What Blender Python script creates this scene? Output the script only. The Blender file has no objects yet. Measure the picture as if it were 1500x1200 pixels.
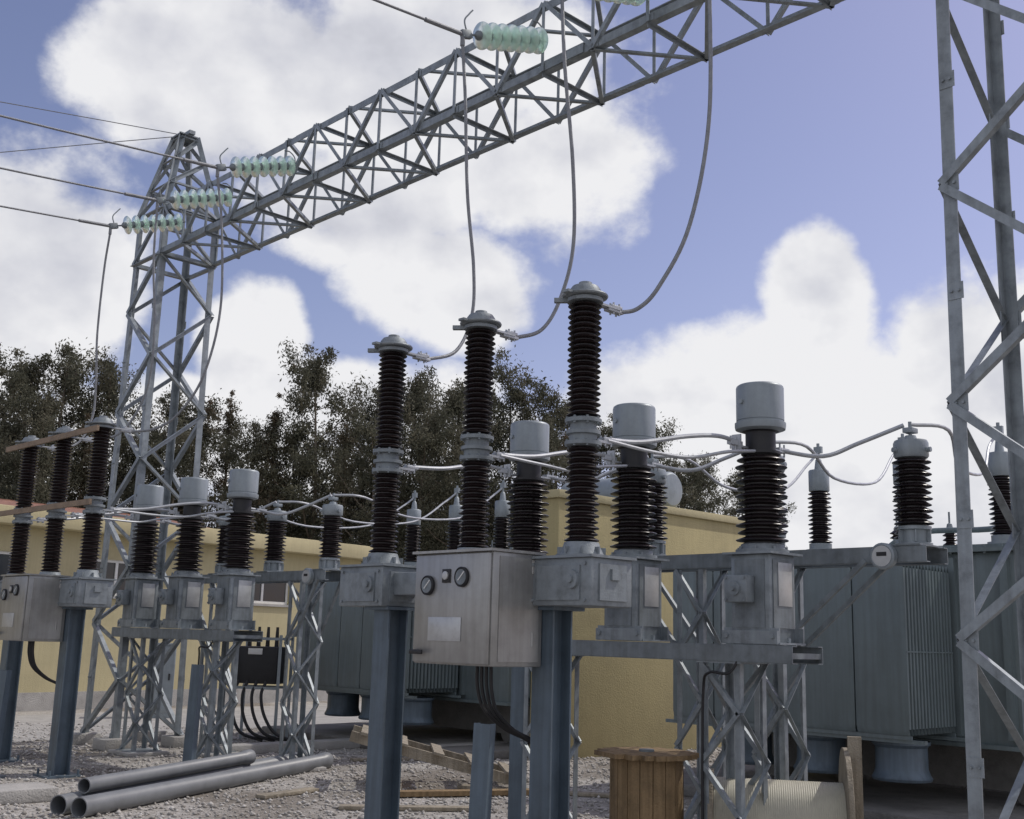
import bpy, math, random
import numpy as np
from mathutils import Vector, Matrix
random.seed(7); rng=np.random.default_rng(7)
S=bpy.context.scene
COL=S.collection
TH=math.radians(-46.4)
EX=Vector((math.cos(TH),math.sin(TH),0)); EY=Vector((-math.sin(TH),math.cos(TH),0))
M0=Vector((-0.254,8.24,0))
BAY=7.65
def W(x,y,z=0): return M0+EX*x+EY*y+Vector((0,0,z))

# ---------------------------------------------------------------- materials
def mat(name,col,rough=.5,metal=0,scale=4,var=.25,bump=.0,bscale=60,col2=None,streak=0.0,trans=0,spec=None,ior=None):
    m=bpy.data.materials.new(name); m.use_nodes=True; nt=m.node_tree
    b=nt.nodes['Principled BSDF']
    tc=nt.nodes.new('ShaderNodeTexCoord')
    n1=nt.nodes.new('ShaderNodeTexNoise'); n1.inputs['Scale'].default_value=scale; n1.inputs['Detail'].default_value=6; n1.inputs['Roughness'].default_value=.65
    nt.links.new(tc.outputs['Object'],n1.inputs['Vector'])
    cr=nt.nodes.new('ShaderNodeValToRGB')
    c2=col2 if col2 else tuple(c*(1-var) for c in col)
    c3=tuple(min(1,c*(1+var*.6)) for c in col)
    cr.color_ramp.elements[0].position=.32; cr.color_ramp.elements[0].color=(*c2,1)
    cr.color_ramp.elements[1].position=.68; cr.color_ramp.elements[1].color=(*c3,1)
    e=cr.color_ramp.elements.new(.5); e.color=(*col,1)
    nt.links.new(n1.outputs['Fac'],cr.inputs['Fac'])
    out=cr.outputs['Color']
    if streak>0:
        mp=nt.nodes.new('ShaderNodeMapping'); mp.inputs['Scale'].default_value=(14,14,.9)
        nt.links.new(tc.outputs['Object'],mp.inputs['Vector'])
        n2=nt.nodes.new('ShaderNodeTexNoise'); n2.inputs['Scale'].default_value=1.6; n2.inputs['Detail'].default_value=4
        nt.links.new(mp.outputs['Vector'],n2.inputs['Vector'])
        r2=nt.nodes.new('ShaderNodeValToRGB'); r2.color_ramp.elements[0].position=.38; r2.color_ramp.elements[1].position=.62
        r2.color_ramp.elements[0].color=(1-streak,1-streak*1.05,1-streak*1.15,1); r2.color_ramp.elements[1].color=(1,1,1,1)
        nt.links.new(n2.outputs['Fac'],r2.inputs['Fac'])
        mx=nt.nodes.new('ShaderNodeMix'); mx.data_type='RGBA'; mx.blend_type='MULTIPLY'; mx.inputs[0].default_value=1
        nt.links.new(out,mx.inputs[6]); nt.links.new(r2.outputs['Color'],mx.inputs[7]); out=mx.outputs[2]
    nt.links.new(out,b.inputs['Base Color'])
    mr=nt.nodes.new('ShaderNodeMapRange'); mr.inputs['To Min'].default_value=max(.02,rough-.12); mr.inputs['To Max'].default_value=min(1,rough+.14)
    nt.links.new(n1.outputs['Fac'],mr.inputs['Value']); nt.links.new(mr.outputs['Result'],b.inputs['Roughness'])
    b.inputs['Metallic'].default_value=metal
    if trans: b.inputs['Transmission Weight'].default_value=trans
    if spec is not None: b.inputs['Specular IOR Level'].default_value=spec
    if ior: b.inputs['IOR'].default_value=ior
    if bump>0:
        n3=nt.nodes.new('ShaderNodeTexNoise'); n3.inputs['Scale'].default_value=bscale; n3.inputs['Detail'].default_value=3
        nt.links.new(tc.outputs['Object'],n3.inputs['Vector'])
        bp=nt.nodes.new('ShaderNodeBump'); bp.inputs['Strength'].default_value=bump; bp.inputs['Distance'].default_value=.02
        nt.links.new(n3.outputs['Fac'],bp.inputs['Height']); nt.links.new(bp.outputs['Normal'],b.inputs['Normal'])
    return m
GALV=mat('galvanised_steel',(.285,.32,.345),.5,.3,7,.32,.10,120,streak=.14)
GALVD=mat('weathered_galvanised',(.225,.255,.275),.55,.25,5,.32,.10,120,streak=.15)
COLM=mat('blue_grey_paint',(.12,.16,.20),.45,.2,3,.22,.06,90,streak=.18)
PORC=mat('brown_porcelain',(.017,.011,.011),.30,0,6,.4,0,spec=.45)
PORC2=mat('dark_porcelain',(.019,.014,.015),.30,0,6,.4,0,spec=.45)
CAN=mat('grey_painted_aluminium',(.295,.335,.36),.45,.2,5,.14,.04,80,streak=.08)
CAST=mat('cast_aluminium',(.255,.285,.305),.55,.3,12,.25,.15,100,streak=.08)
CAB=mat('stainless_cabinet',(.37,.37,.36),.36,.5,3,.18,.03,60,streak=.12)
BARE=mat('bright_aluminium',(.46,.48,.50),.45,.4,10,.15,0)
CABLE=mat('aluminium_cable',(.26,.27,.285),.5,.4,20,.2,.3,300)
DARK=mat('dark_rubber',(.02,.02,.022),.5,0,10,.3,0)
PLATE=mat('nameplate_metal',(.50,.51,.51),.35,.3,20,.12,0)
WHITE=mat('white_enamel',(.72,.72,.70),.4,0,10,.08,0)
TRAFO=mat('transformer_paint',(.165,.205,.215),.45,0,2.2,.12,.04,40,streak=.12)
YEL=mat('ochre_render',(.42,.36,.19),.9,0,.7,.18,.35,45,streak=.05)
YEL2=mat('pale_ochre_render',(.48,.425,.255),.9,0,.6,.16,.3,45,streak=.05)
TILE=mat('clay_roof_tile',(.26,.13,.09),.8,0,5,.4,.6,30)
WOOD=mat('raw_timber',(.29,.20,.105),.8,0,5,.3,.5,60,streak=.3)
OLDW=mat('weathered_timber',(.34,.30,.235),.85,0,5,.3,.5,60,streak=.3)
BRN=mat('brown_brace_timber',(.25,.185,.13),.8,0,5,.3,.4,60)
CREAM=mat('cream_conduit',(.47,.45,.36),.5,0,6,.15,0)
PVC=mat('grey_plastic_pipe',(.19,.20,.21),.42,0,4,.2,.05,60)
CONC=mat('concrete',(.38,.37,.35),.9,0,3,.22,.6,50)
CONCD=mat('underside_shade_concrete',(.18,.175,.165),.9,0,3,.3,.6,50)  # darkened so the colour carries the shade beneath the transformers
GLASSG=mat('green_glass',(.74,.93,.83),.16,0,3,.02,0,trans=.5,spec=.7,ior=1.5)
WING=mat('window_glass',(.03,.04,.05),.08,0,3,.1,0)
BARK=mat('bark',(.17,.14,.11),.9,0,6,.4,.5,40)

def leafmat(name,ca,cb,cc):
    m=bpy.data.materials.new(name); m.use_nodes=True; nt=m.node_tree; b=nt.nodes['Principled BSDF']
    g=nt.nodes.new('ShaderNodeNewGeometry'); tc=nt.nodes.new('ShaderNodeTexCoord')
    n=nt.nodes.new('ShaderNodeTexNoise'); n.inputs['Scale'].default_value=.9; n.inputs['Detail'].default_value=2
    nt.links.new(tc.outputs['Object'],n.inputs['Vector'])
    ad=nt.nodes.new('ShaderNodeMath'); ad.operation='MULTIPLY_ADD'; ad.inputs[1].default_value=.25
    nt.links.new(g.outputs['Random Per Island'],ad.inputs[0]); nt.links.new(n.outputs['Fac'],ad.inputs[2])
    cr=nt.nodes.new('ShaderNodeValToRGB'); cr.color_ramp.elements[0].position=.40; cr.color_ramp.elements[1].position=.82
    cr.color_ramp.elements[0].color=(*ca,1); cr.color_ramp.elements[1].color=(*cc,1); e=cr.color_ramp.elements.new(.6); e.color=(*cb,1)
    nt.links.new(ad.outputs[0],cr.inputs['Fac']); nt.links.new(cr.outputs['Color'],b.inputs['Base Color'])
    b.inputs['Roughness'].default_value=.8; b.inputs['Specular IOR Level'].default_value=.12
    tr=nt.nodes.new('ShaderNodeBsdfTranslucent'); nt.links.new(cr.outputs['Color'],tr.inputs['Color'])
    mx=nt.nodes.new('ShaderNodeMixShader'); mx.inputs[0].default_value=.25
    nt.links.new(b.outputs[0],mx.inputs[1]); nt.links.new(tr.outputs[0],mx.inputs[2])
    nt.links.new(mx.outputs[0],nt.nodes['Material Output'].inputs['Surface'])
    return m
LEAF=leafmat('eucalyptus_leaves',(.085,.088,.064),(.125,.126,.090),(.165,.155,.112))  # leaf albedo lightened, so haze over the trees sits in the colour
LEAFB=leafmat('conifer_needles',(.072,.076,.054),(.115,.105,.074),(.16,.125,.088))

# ---------------------------------------------------------------- mesh builder
class MB:
    def __init__(s): s.v=[]; s.f=[]
    def add(s,vs,fs):
        o=len(s.v); s.v+= [tuple(p) for p in vs]; s.f+=[tuple(i+o for i in f) for f in fs]; return s
    def box(s,c,d,R=None):
        x,y,z=[k/2 for k in d]
        vs=[Vector(p) for p in ((-x,-y,-z),(x,-y,-z),(x,y,-z),(-x,y,-z),(-x,-y,z),(x,-y,z),(x,y,z),(-x,y,z))]
        if R is not None: vs=[R@p for p in vs]
        return s.add([p+Vector(c) for p in vs],[(0,3,2,1),(4,5,6,7),(0,1,5,4),(1,2,6,5),(2,3,7,6),(3,0,4,7)])
    def bb(s,x0,x1,y0,y1,z0,z1): return s.box(((x0+x1)/2,(y0+y1)/2,(z0+z1)/2),(x1-x0,y1-y0,z1-z0))
    def bevbox(s,x0,x1,y0,y1,z0,z1,b=.012):
        import bmesh
        bm=bmesh.new(); bmesh.ops.create_cube(bm,size=1)
        for v in bm.verts: v.co=Vector(((x0+x1)/2+v.co.x*(x1-x0),(y0+y1)/2+v.co.y*(y1-y0),(z0+z1)/2+v.co.z*(z1-z0)))
        bmesh.ops.bevel(bm,geom=bm.edges[:],offset=b,segments=2,affect='EDGES',profile=.5)
        bm.verts.index_update(); s.add([v.co.copy() for v in bm.verts],[[v.index for v in f.verts] for f in bm.faces]); bm.free(); return s
    def lathe(s,prof,n=20,o=(0,0,0),R=None,cap=True):
        o=Vector(o); vs=[];fs=[]
        for r,z in prof:
            for k in range(n):
                t=2*math.pi*k/n; p=Vector((r*math.cos(t),r*math.sin(t),z))
                if R is not None: p=R@p
                vs.append(p+o)
        m=len(prof)
        for i in range(m-1):
            for k in range(n):
                fs.append((i*n+k,i*n+(k+1)%n,(i+1)*n+(k+1)%n,(i+1)*n+k))
        if cap:
            fs.append(tuple(range(n-1,-1,-1))); fs.append(tuple((m-1)*n+k for k in range(n)))
        return s.add(vs,fs)
    def cyl(s,p,q,r,r2=None,n=12):
        p=Vector(p);q=Vector(q);d=q-p;R=d.to_track_quat('Z','Y').to_matrix()
        return s.lathe([(r,0),(r if r2 is None else r2,d.length)],n,p,R)
    def ang(s,p,q,w=.06,t=.008,h=(0,0,1)):
        p=Vector(p);q=Vector(q);d=(q-p).normalized();h=Vector(h)
        e1=h-d*h.dot(d)
        if e1.length<1e-3: e1=Vector((1,0,0))-d*d.x
        e1.normalize(); e2=d.cross(e1)
        pr=[(0,0),(w,0),(w,t),(t,t),(t,w),(0,w)]
        vs=[b+e1*(a-w*.3)+e2*(c-w*.3) for b in (p,q) for a,c in pr]
        return s.add(vs,[(0,1,7,6),(1,2,8,7),(2,3,9,8),(3,4,10,9),(4,5,11,10),(5,0,6,11),(5,4,3,2,1,0),(6,7,8,9,10,11)])
    def tube(s,pts,r,n=8,sub=6):
        P=[Vector(p) for p in pts]; Q=[]
        for i in range(len(P)-1):
            a=P[i-1] if i>0 else P[0]*2-P[1]; b=P[i]; c=P[i+1]; d=P[i+2] if i+2<len(P) else P[-1]*2-P[-2]
            for k in range(sub):
                t=k/sub
                Q.append(.5*((2*b)+(c-a)*t+(2*a-5*b+4*c-d)*t*t+(-a+3*b-3*c+d)*t**3))
        Q.append(P[-1]); vs=[];m=len(Q); up=Vector((0,0,1)); e=None
        for i in range(m):
            d=(Q[min(i+1,m-1)]-Q[max(i-1,0)]).normalized()
            if e is None:
                e=d.cross(up); 
                if e.length<.05: e=d.cross(Vector((1,0,0)))
            e=(e-d*e.dot(d)).normalized(); g=d.cross(e)
            for k in range(n):
                t=2*math.pi*k/n; vs.append(Q[i]+e*(r*math.cos(t))+g*(r*math.sin(t)))
        fs=[(i*n+k,i*n+(k+1)%n,(i+1)*n+(k+1)%n,(i+1)*n+k) for i in range(m-1) for k in range(n)]
        fs+=[tuple(range(n-1,-1,-1)),tuple((m-1)*n+k for k in range(n))]
        return s.add(vs,fs)
    def obj(s,name,m,parent=None,label=None,loc=None,rot=0,smooth=True,cat=None,group=None,kind=None):
        me=bpy.data.meshes.new(name); me.from_pydata(s.v,[],s.f); me.materials.append(m)
        if smooth:
            me.polygons.foreach_set('use_smooth',[True]*len(me.polygons)); me.set_sharp_from_angle(angle=math.radians(38))
        me.update(); o=bpy.data.objects.new(name,me); COL.objects.link(o)
        if parent: o.parent=parent
        if loc is not None: o.location=loc
        if rot: o.rotation_euler=(0,0,rot)
        if label: o['label']=label
        if cat: o['category']=cat
        if group: o['group']=group
        if kind: o['kind']=kind
        return o
def thing(name,label,cat,loc=(0,0,0),rot=TH,group=None):
    o=bpy.data.objects.new(name,None); o.empty_display_size=.2; COL.objects.link(o)
    o.location=loc; o.rotation_euler=(0,0,rot); o['label']=label; o['category']=cat
    if group: o['group']=group
    return o
def clone(o,delta=None,parent=None):
    n=o.copy(); COL.objects.link(n)
    if parent is not None:
        n.parent=parent
    if delta is not None: n.location=Vector(o.location)+Vector(delta)
    for c in list(o.children): clone(c,None,n)
    return n
def sheds(z0,z1,n,rc,rs,alt=.0):
    p=(z1-z0)/n; pr=[(rc,z0)]
    for i in range(n):
        z=z0+i*p; r=rs-(alt if i%2 else 0)
        pr+=[(rc,z+.12*p),(rc+(r-rc)*.5,z+.22*p),(r-.004,z+.30*p),(r,z+.38*p),(r-.004,z+.48*p),(rc+(r-rc)*.4,z+.72*p),(rc,z+.92*p)]
    pr.append((rc,z1)); return pr

FAR=-EX*BAY
# ================================================================ circuit breaker
def make_breaker():
    T=thing('circuit_breaker','three-pole circuit breaker with brown porcelain columns and steel control cabinet','circuit breaker',W(0,0),group='circuit breakers of the switchyard')
    for x in (-.93,.82):
        m=MB(); w=.093
        m.bb(x-w,x+w,-w,-w+.014,.02,1.84).bb(x-w,x+w,w-.014,w,.02,1.84).bb(x-.007,x+.007,-w+.013,w-.013,.02,1.84)
        m.bb(x-.2,x+.2,-.2,.2,0,.021).bb(x-.15,x+.15,-.15,.15,1.839,1.862)
        for a in (-.16,.16):
            for b in (-.16,.16): m.cyl((x+a,b,.02),(x+a,b,.08),.014,n=8)
        m.obj('support_column',COLM,T)
    m=MB(); m.bevbox(-1.0,.95,-.1,.12,1.95,2.12,.01); m.obj('crossbeam',CAST,T)
    for i,x in enumerate((-1.07,0,1.07)):
        h=MB()
        h.bevbox(x-.29,x+.27,-.2,.2,1.863,2.17,.012)
        h.bb(x-.31,x+.29,-.22,.22,2.168,2.185)
        h.bb(x-.20,x+.18,-.212,-.199,1.9,2.12)
        h.cyl((x+.12,-.211,2.03),(x+.12,-.235,2.03),.06,n=18)
        h.cyl((x+.12,-.234,2.03),(x+.12,-.25,2.03),.025,n=12)
        h.bb(x+.269,x+.284,-.13,.13,1.9,2.13)
        h.bb(x+.283,x+.30,-.03,.05,2.03,2.10)
        for a in (-.24,.22):
            for z in (1.90,2.13): h.cyl((x+a,-.198,z),(x+a,-.214,z),.012,n=6)
        h.obj('mechanism_housing',CAST,T)
        p=MB()
        p.lathe([(.17,2.184),(.17,2.2),(.15,2.203),(.125,2.25),(.115,2.282)],24,(x,0,0))
        for k in range(8):
            t=k*math.pi/4; p.box((x+.135*math.cos(t),.135*math.sin(t),2.225),(.05,.012,.05),Matrix.Rotation(t,3,'Z'))
        po=p.obj('pole',CAST,T)
        p=MB()
        p.lathe([(.10,2.92),(.125,2.93),(.125,2.955),(.095,2.96),(.095,3.0),(.118,3.005),(.118,3.03),(.09,3.035),(.09,3.08),(.125,3.085),(.125,3.11),(.10,3.12)],24,(x,0,0))
        for zf in (2.943,3.098):
            for k in range(8):
                t=k*math.pi/4+.2; p.cyl((x+.111*math.cos(t),.111*math.sin(t),zf-.025),(x+.111*math.cos(t),.111*math.sin(t),zf+.025),.010,n=6)
        p.obj('middle_flange',GALVD,po)
        p=MB()
        p.lathe([(.10,3.925),(.125,3.93),(.125,3.955),(.11,3.958),(.155,3.965),(.16,3.975),(.155,3.985),(.115,3.99),(.108,4.02),(.09,4.045),(.05,4.055),(.045,4.075),(.0,4.08)],24,(x,0,0))
        p.bb(x-.03,x+.03,-.2,-.11,3.964,3.982); p.box((x-.13,-.10,3.95),(.1,.04,.03),Matrix.Rotation(.7,3,'Z'))
        p.obj('top_cap',CAST,po)
        q=MB(); q.lathe(sheds(3.12,3.925,21,.078,.118,.008),24,(x,0,0)); q.obj('insulator',PORC,po)
        q=MB(); q.lathe(sheds(2.28,2.92,16,.082,.118,.008),24,(x,0,0)); q.obj('insulator',PORC,po)
        t=MB(); t.bb(x-.03,x+.03,.11,.34,3.945,3.96).bevbox(x-.026,x+.026,.22,.38,3.925,3.948,.004).bevbox(x-.022,x+.022,.26,.37,3.957,3.98,.004)
        for yy in (.28,.34):
            for xx in (-.015,.015): t.cyl((x+xx,yy,3.91),(x+xx,yy,3.995),.008,n=6)
        t.obj('terminal_clamp',BARE,po)
        t=MB(); t.bb(x-.03,x+.03,.09,.26,2.972,2.99).bevbox(x-.03,x+.03,.18,.30,2.987,3.015,.004)
        for yy in (.20,.26):
            t.cyl((x-.02,yy,2.955),(x-.02,yy,3.03),.008,n=6).cyl((x+.02,yy,2.955),(x+.02,yy,3.03),.008,n=6)
        t.obj('terminal_clamp',BARE,po)
    c=MB(); c.bevbox(.05,.82,-.555,-.10,1.47,2.20,.010).bb(.035,.835,-.59,-.09,2.198,2.215)
    c.bb(.2,.3,-.11,0,1.9,2.0).bb(.6,.7,-.11,0,1.9,2.0)
    for z in (1.6,2.07): c.cyl((.823,-.2,z),(.823,-.2,z+.09),.012,n=8)
    c.bb(.818,.826,-.50,-.14,1.50,2.17)
    co=c.obj('control_cabinet',CAB,T)
    d=MB(); d.bevbox(.062,.808,-.575,-.556,1.482,2.188,.006); d.obj('door',CAB,co)
    for gx,gz,r in ((.205,1.985,.066),(.55,2.035,.066)):
        g=MB(); g.lathe([(r,0),(r,.018),(r-.006,.022),(r-.012,.016)],24,(gx,-.576,gz),Matrix.Rotation(math.pi/2,3,'X'))
        g.obj('gauge',DARK,co)
        g=MB(); g.lathe([(r-.015,0),(r-.015,.0185)],24,(gx,-.577,gz),Matrix.Rotation(math.pi/2,3,'X'))
        g.obj('gauge_dial',GALVD,co)
        g=MB(); g.box((gx+.005,-.5975,gz+.006),(.008,.003,.08),Matrix.Rotation(.8,3,'Y')); g.obj('gauge_needle',WHITE,co)
    g=MB(); g.bevbox(.35,.43,-.584,-.576,2.0,2.09,.002); g.obj('gauge_label',DARK,co)
    g=MB(); g.lathe([(.028,0),(.028,.010),(.018,.012)],16,(.39,-.585,2.047),Matrix.Rotation(math.pi/2,3,'X')); g.obj('indicator',PLATE,co)
    g=MB(); g.bevbox(.22,.55,-.581,-.576,1.62,1.775,.002); g.obj('nameplate',PLATE,co)
    g=MB(); g.bb(.08,.10,-.602,-.576,1.53,1.56).bevbox(.07,.2,-.615,-.60,1.53,1.56,.004); g.obj('handle',DARK,co)
    g=MB(); g.bevbox(-.06,.03,-.4,-.2,1.95,2.12,.006).cyl((-.02,-.398,2.06),(-.02,-.41,2.06),.02,n=12); g.obj('junction_box',CAST,T)
    for k in range(4):
        g=MB(); g.tube([(.46+k*.045,-.34,1.47),(.46+k*.045,-.33,1.32),(.48+k*.04,-.28,1.18),(.54+k*.03,-.15,1.06),(.66+k*.02,.02,.95),(.76+k*.012,.12,.7),(.76+k*.012,.13,.4),(.76+k*.012,.13,.02)],.012,6)
        g.obj('control_cable',DARK,T)
    return T
br=make_breaker(); br2=clone(br,FAR)
br2['label']='three-pole circuit breaker with brown timber braces tied across its columns'
for z in (3.90,3.05):
    m=MB(); m.box((-.1,-.15,z),(2.8,.03,.065),Matrix.Rotation(.008,3,'Y')); m.obj('transport_brace',BRN,br2)

# ================================================================ lattice helpers
def lattice(m,x0,x1,y0,y1,z0,z1,n,wl=.05,wd=.035,taper=0,t=.006):
    cx,cy=(x0+x1)/2,(y0+y1)/2
    def P(ix,iy,z):
        k=1+taper*(1-(z-z0)/(z1-z0))
        return Vector((cx+(x1-x0)/2*ix*k,cy+(y1-y0)/2*iy*k,z))
    for ix in (-1,1):
        for iy in (-1,1):
            a=P(ix,iy,z0);b=P(ix,iy,z1)
            e1=Vector((-ix,0,0));e2=Vector((0,-iy,0))
            vs=[q+e1*u+e2*v for q in (a,b) for u,v in ((0,0),(wl,0),(wl,t),(t,t),(t,wl),(0,wl))]
            m.add(vs,[(0,1,7,6),(1,2,8,7),(2,3,9,8),(3,4,10,9),(4,5,11,10),(5,0,6,11),(5,4,3,2,1,0),(6,7,8,9,10,11)])
    h=(z1-z0)/n
    for i in range(n):
        za,zb=z0+i*h,z0+(i+1)*h
        s=1 if i%2 else -1
        o=.011
        m.ang(P(s,-1,za)+Vector((0,-o,0)),P(-s,-1,zb)+Vector((0,-o,0)),wd,.005,(0,1,0))
        m.ang(P(-s,1,za)+Vector((0,o,0)),P(s,1,zb)+Vector((0,o,0)),wd,.005,(0,1,0))
        m.ang(P(-1,s,za)+Vector((-o,0,0)),P(-1,-s,zb)+Vector((-o,0,0)),wd,.005,(1,0,0))
        m.ang(P(1,-s,za)+Vector((o,0,0)),P(1,s,zb)+Vector((o,0,0)),wd,.005,(1,0,0))
    return m
def foot(m,x,y,w=.5,h=.08): m.bevbox(x-w/2,x+w/2,y-w/2,y+w/2,0,h,.01)

def chan(y,x0,x1,z0,z1,fw):
    m=MB(); s=1 if y>0 else -1
    m.bb(x0,x1,y-.004,y+.004,z0,z1).bb(x0,x1,min(y,y-s*fw),max(y,y-s*fw),z1-.001,z1+.007).bb(x0,x1,min(y,y-s*fw),max(y,y-s*fw),z0-.007,z0+.001)
    return m
def make_platform():
    T=thing('steel_platform','galvanised lattice-legged steel platform carrying current transformers','steel platform',W(0,1.8),group='equipment platforms')
    for x in (-.92,1.0):
        m=MB(); lattice(m,x-.17,x+.17,-.17,.17,.05,1.52,4,.05,.035); m.bb(x-.2,x+.2,-.2,.2,1.512,1.522).bb(x-.22,x+.22,-.22,.22,.04,.055)
        m.obj('lattice_leg',GALV,T)
        m=MB(); foot(m,x,0,.6,.045); m.obj('footing',CONC,T)
    for y in (-.2,.2): chan(y,-1.64,1.64,1.53,1.645,.06).obj('channel_beam',GALVD,T)
    for x in (-1.6,-.5,.5,1.6): 
        m=MB(); m.bb(x-.03,x+.03,-.195,.195,1.56,1.60); m.obj('cross_member',GALVD,T)
    m=MB(); m.tube([(1.2,-.15,1.65),(1.12,-.22,1.45),(.95,-.25,1.44),(.86,-.2,1.3),(.84,-.19,.6),(.84,-.19,.06)],.011,6); m.obj('control_cable',DARK,T)
    return T
pl=make_platform(); clone(pl,FAR)
def make_ct():
    T=thing('current_transformer','current transformer with grey metal head and dark ribbed porcelain','current transformer',W(0,1.8,1.656),group='current transformers')
    b=MB(); b.bevbox(-.17,.17,-.17,.17,.0,.66,.012)
    b.bb(-.215,.215,-.215,.215,.659,.675)
    for sx in (-1,1):
        b.bb(min(sx*.168,sx*.25),max(sx*.168,sx*.25),-.17,.17,.002,.015)
        for yy in (-.16,.16): b.bb(min(sx*.168,sx*.24),max(sx*.168,sx*.24),yy-.006,yy+.006,.014,.12)
        b.cyl((sx*.215,0,.012),(sx*.215,0,.05),.016,n=6)
    b.bb(-.24,.24,-.19,-.168,.003,.10)
    for xx in (-.2,.2): b.cyl((xx,-.188,.06),(xx,-.205,.06),.018,n=8)
    bo=b.obj('base_box',GALV,T)
    d=MB(); d.bb(-.13,.13,-.178,-.1725,.12,.62); d.obj('cover_plate',GALVD,T)
    d=MB(); d.bb(.1725,.178,-.13,.13,.12,.62); d.obj('cover_plate',GALVD,T)
    t=MB(); t.bevbox(-.15,.05,-.29,-.18,.30,.50,.012).cyl((-.05,-.289,.4),(-.05,-.31,.4),.05,n=16).cyl((-.05,-.309,.4),(-.05,-.34,.4),.018,n=8)
    for xx in (-.13,.03):
        for zz in (.32,.48): t.cyl((xx,-.289,zz),(xx,-.30,zz),.012,n=6)
    t.obj('terminal_box',CAST,bo)
    p=MB(); p.bevbox(.179,.183,-.07,.11,.28,.60,.001); p.obj('nameplate',PLATE,bo)
    f=MB(); f.lathe([(.2,.676),(.2,.70),(.17,.703),(.16,.74),(.14,.75)],28)
    for k in range(8):
        a=k*math.pi/4+.3; f.cyl((.185*math.cos(a),.185*math.sin(a),.66),(.185*math.cos(a),.185*math.sin(a),.72),.011,n=6)
    f.obj('base_flange',CAST,T)
    q=MB(); q.lathe(sheds(.75,1.42,12,.125,.198,.014),32); q.obj('insulator',PORC2,T)
    n=MB(); n.lathe([(.14,1.42),(.15,1.43),(.15,1.45),(.115,1.455),(.115,1.60),(.14,1.61)],24); n.obj('neck',DARK,T)
    h=MB(); h.lathe([(.15,1.611),(.19,1.625),(.195,1.65),(.195,1.675),(.178,1.68),(.178,1.69),(.183,1.695),(.183,1.95),(.178,1.965),(.165,1.975),(.10,1.985),(0,1.99)],36)
    h.cyl((-.05,-.17,1.83),(-.05,-.195,1.83),.02,n=12)
    h.obj('head',CAN,T)
    t=MB()
    t.bb(-.12,-.04,-.20,-.10,1.47,1.485).bb(-.10,-.06,-.30,-.15,1.484,1.52).bb(-.12,-.04,-.21,-.195,1.45,1.57)
    for yy in (-.28,-.22): t.cyl((-.08,yy,1.45),(-.08,yy,1.55),.008,n=6)
    t.obj('terminal_clamp',BARE,T)
    t=MB(); t.bb(-.04,.06,.10,.26,1.47,1.485).bb(-.02,.04,.2,.34,1.484,1.515)
    for yy in (.25,.31): t.cyl((.01,yy,1.45),(.01,yy,1.55),.008,n=6)
    t.obj('terminal_clamp',BARE,T)
    return T
ct=make_ct(); ct.location=W(-1.27,1.8,1.656)
for k in range(1,3): clone(ct,EX*1.27*k)
for k in range(3): clone(ct,EX*1.27*k+FAR)

def make_frame(legs,off,brace):
    T=thing('arrester_frame','steel lattice frame with knee braces carrying surge arresters','steel frame',W(0,2.6)+off,group='arrester frames')
    for x in legs:
        m=MB(); lattice(m,x-.14,x+.14,-.16,.16,.05,2.28,6,.05,.035); m.bb(x-.2,x+.2,-.22,.22,.04,.055); m.obj('lattice_leg',GALV,T)
        m=MB(); foot(m,x,0,.55,.045); m.obj('footing',CONC,T)
    for y in (-.17,.17): chan(y,-.85,2.26,2.29,2.40,.055).obj('channel_beam',GALVD,T)
    for x in (-.45,.82,2.09): 
        m=MB(); m.bb(x-.13,x+.13,-.18,.18,2.408,2.42); m.obj('mounting_plate',GALVD,T)
    for y in (-.18,.18):
        m=MB(); m.ang((legs[0]+.07,y,1.6),(legs[0]+brace,y,2.3),.036,.005,(0,1,0)); m.obj('knee_brace',GALVD,T)
        m=MB(); m.ang((legs[1]-.07,y,1.55),(legs[1]-.7,y,2.3),.036,.005,(0,1,0)); m.obj('knee_brace',GALVD,T)
    m=MB(); m.lathe([(.10,0),(.10,.05),(.085,.06),(.08,.055)],24,(1.94,-.18,2.33),Matrix.Rotation(math.pi/2,3,'X')); o=m.obj('discharge_counter',CAN,T)
    m=MB(); m.lathe([(.078,0),(.078,.06)],24,(1.94,-.178,2.33),Matrix.Rotation(math.pi/2,3,'X')); m.obj('counter_dial',PLATE,o)
    m=MB(); m.bb(1.90,1.98,-.241,-.239,2.33,2.36); m.obj('counter_window',DARK,o)
    return T
make_frame((.88,.10),Vector((0,0,0)),.9); make_frame((1.62,-.35),FAR,.5)
def make_arrester():
    T=thing('surge_arrester','brown ribbed surge arrester with grey metal caps standing on steel beam','surge arrester',W(2.09,2.6,2.421),group='surge arresters')
    m=MB(); m.lathe([(.13,0),(.13,.015),(.10,.02),(.10,.11),(.125,.115),(.125,.14),(.10,.145)],24)
    for k in range(6):
        a=k*math.pi/3; m.box((.115*math.cos(a),.115*math.sin(a),.065),(.03,.01,.09),Matrix.Rotation(a,3,'Z'))
    m.obj('base_fitting',CAN,T)
    m=MB(); m.lathe(sheds(.145,.66,11,.095,.145,.01),28); m.obj('insulator',PORC2,T)
    m=MB(); m.lathe([(.10,.66),(.12,.665),(.13,.68),(.13,.78),(.12,.80),(.05,.81),(.04,.84),(0,.845)],24).cyl((0,0,.84),(0,0,.95),.014,n=8).bevbox(-.04,.04,-.05,.05,.86,.90,.005)
    for a in (0,2.1,4.2): m.cyl((.12*math.cos(a),.12*math.sin(a),.72),(.16*math.cos(a),.16*math.sin(a),.72),.02,n=8)
    m.obj('top_cap',CAN,T)
    return T
ar=make_arrester()
for k in (1,2): clone(ar,-EX*1.27*k)
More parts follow.
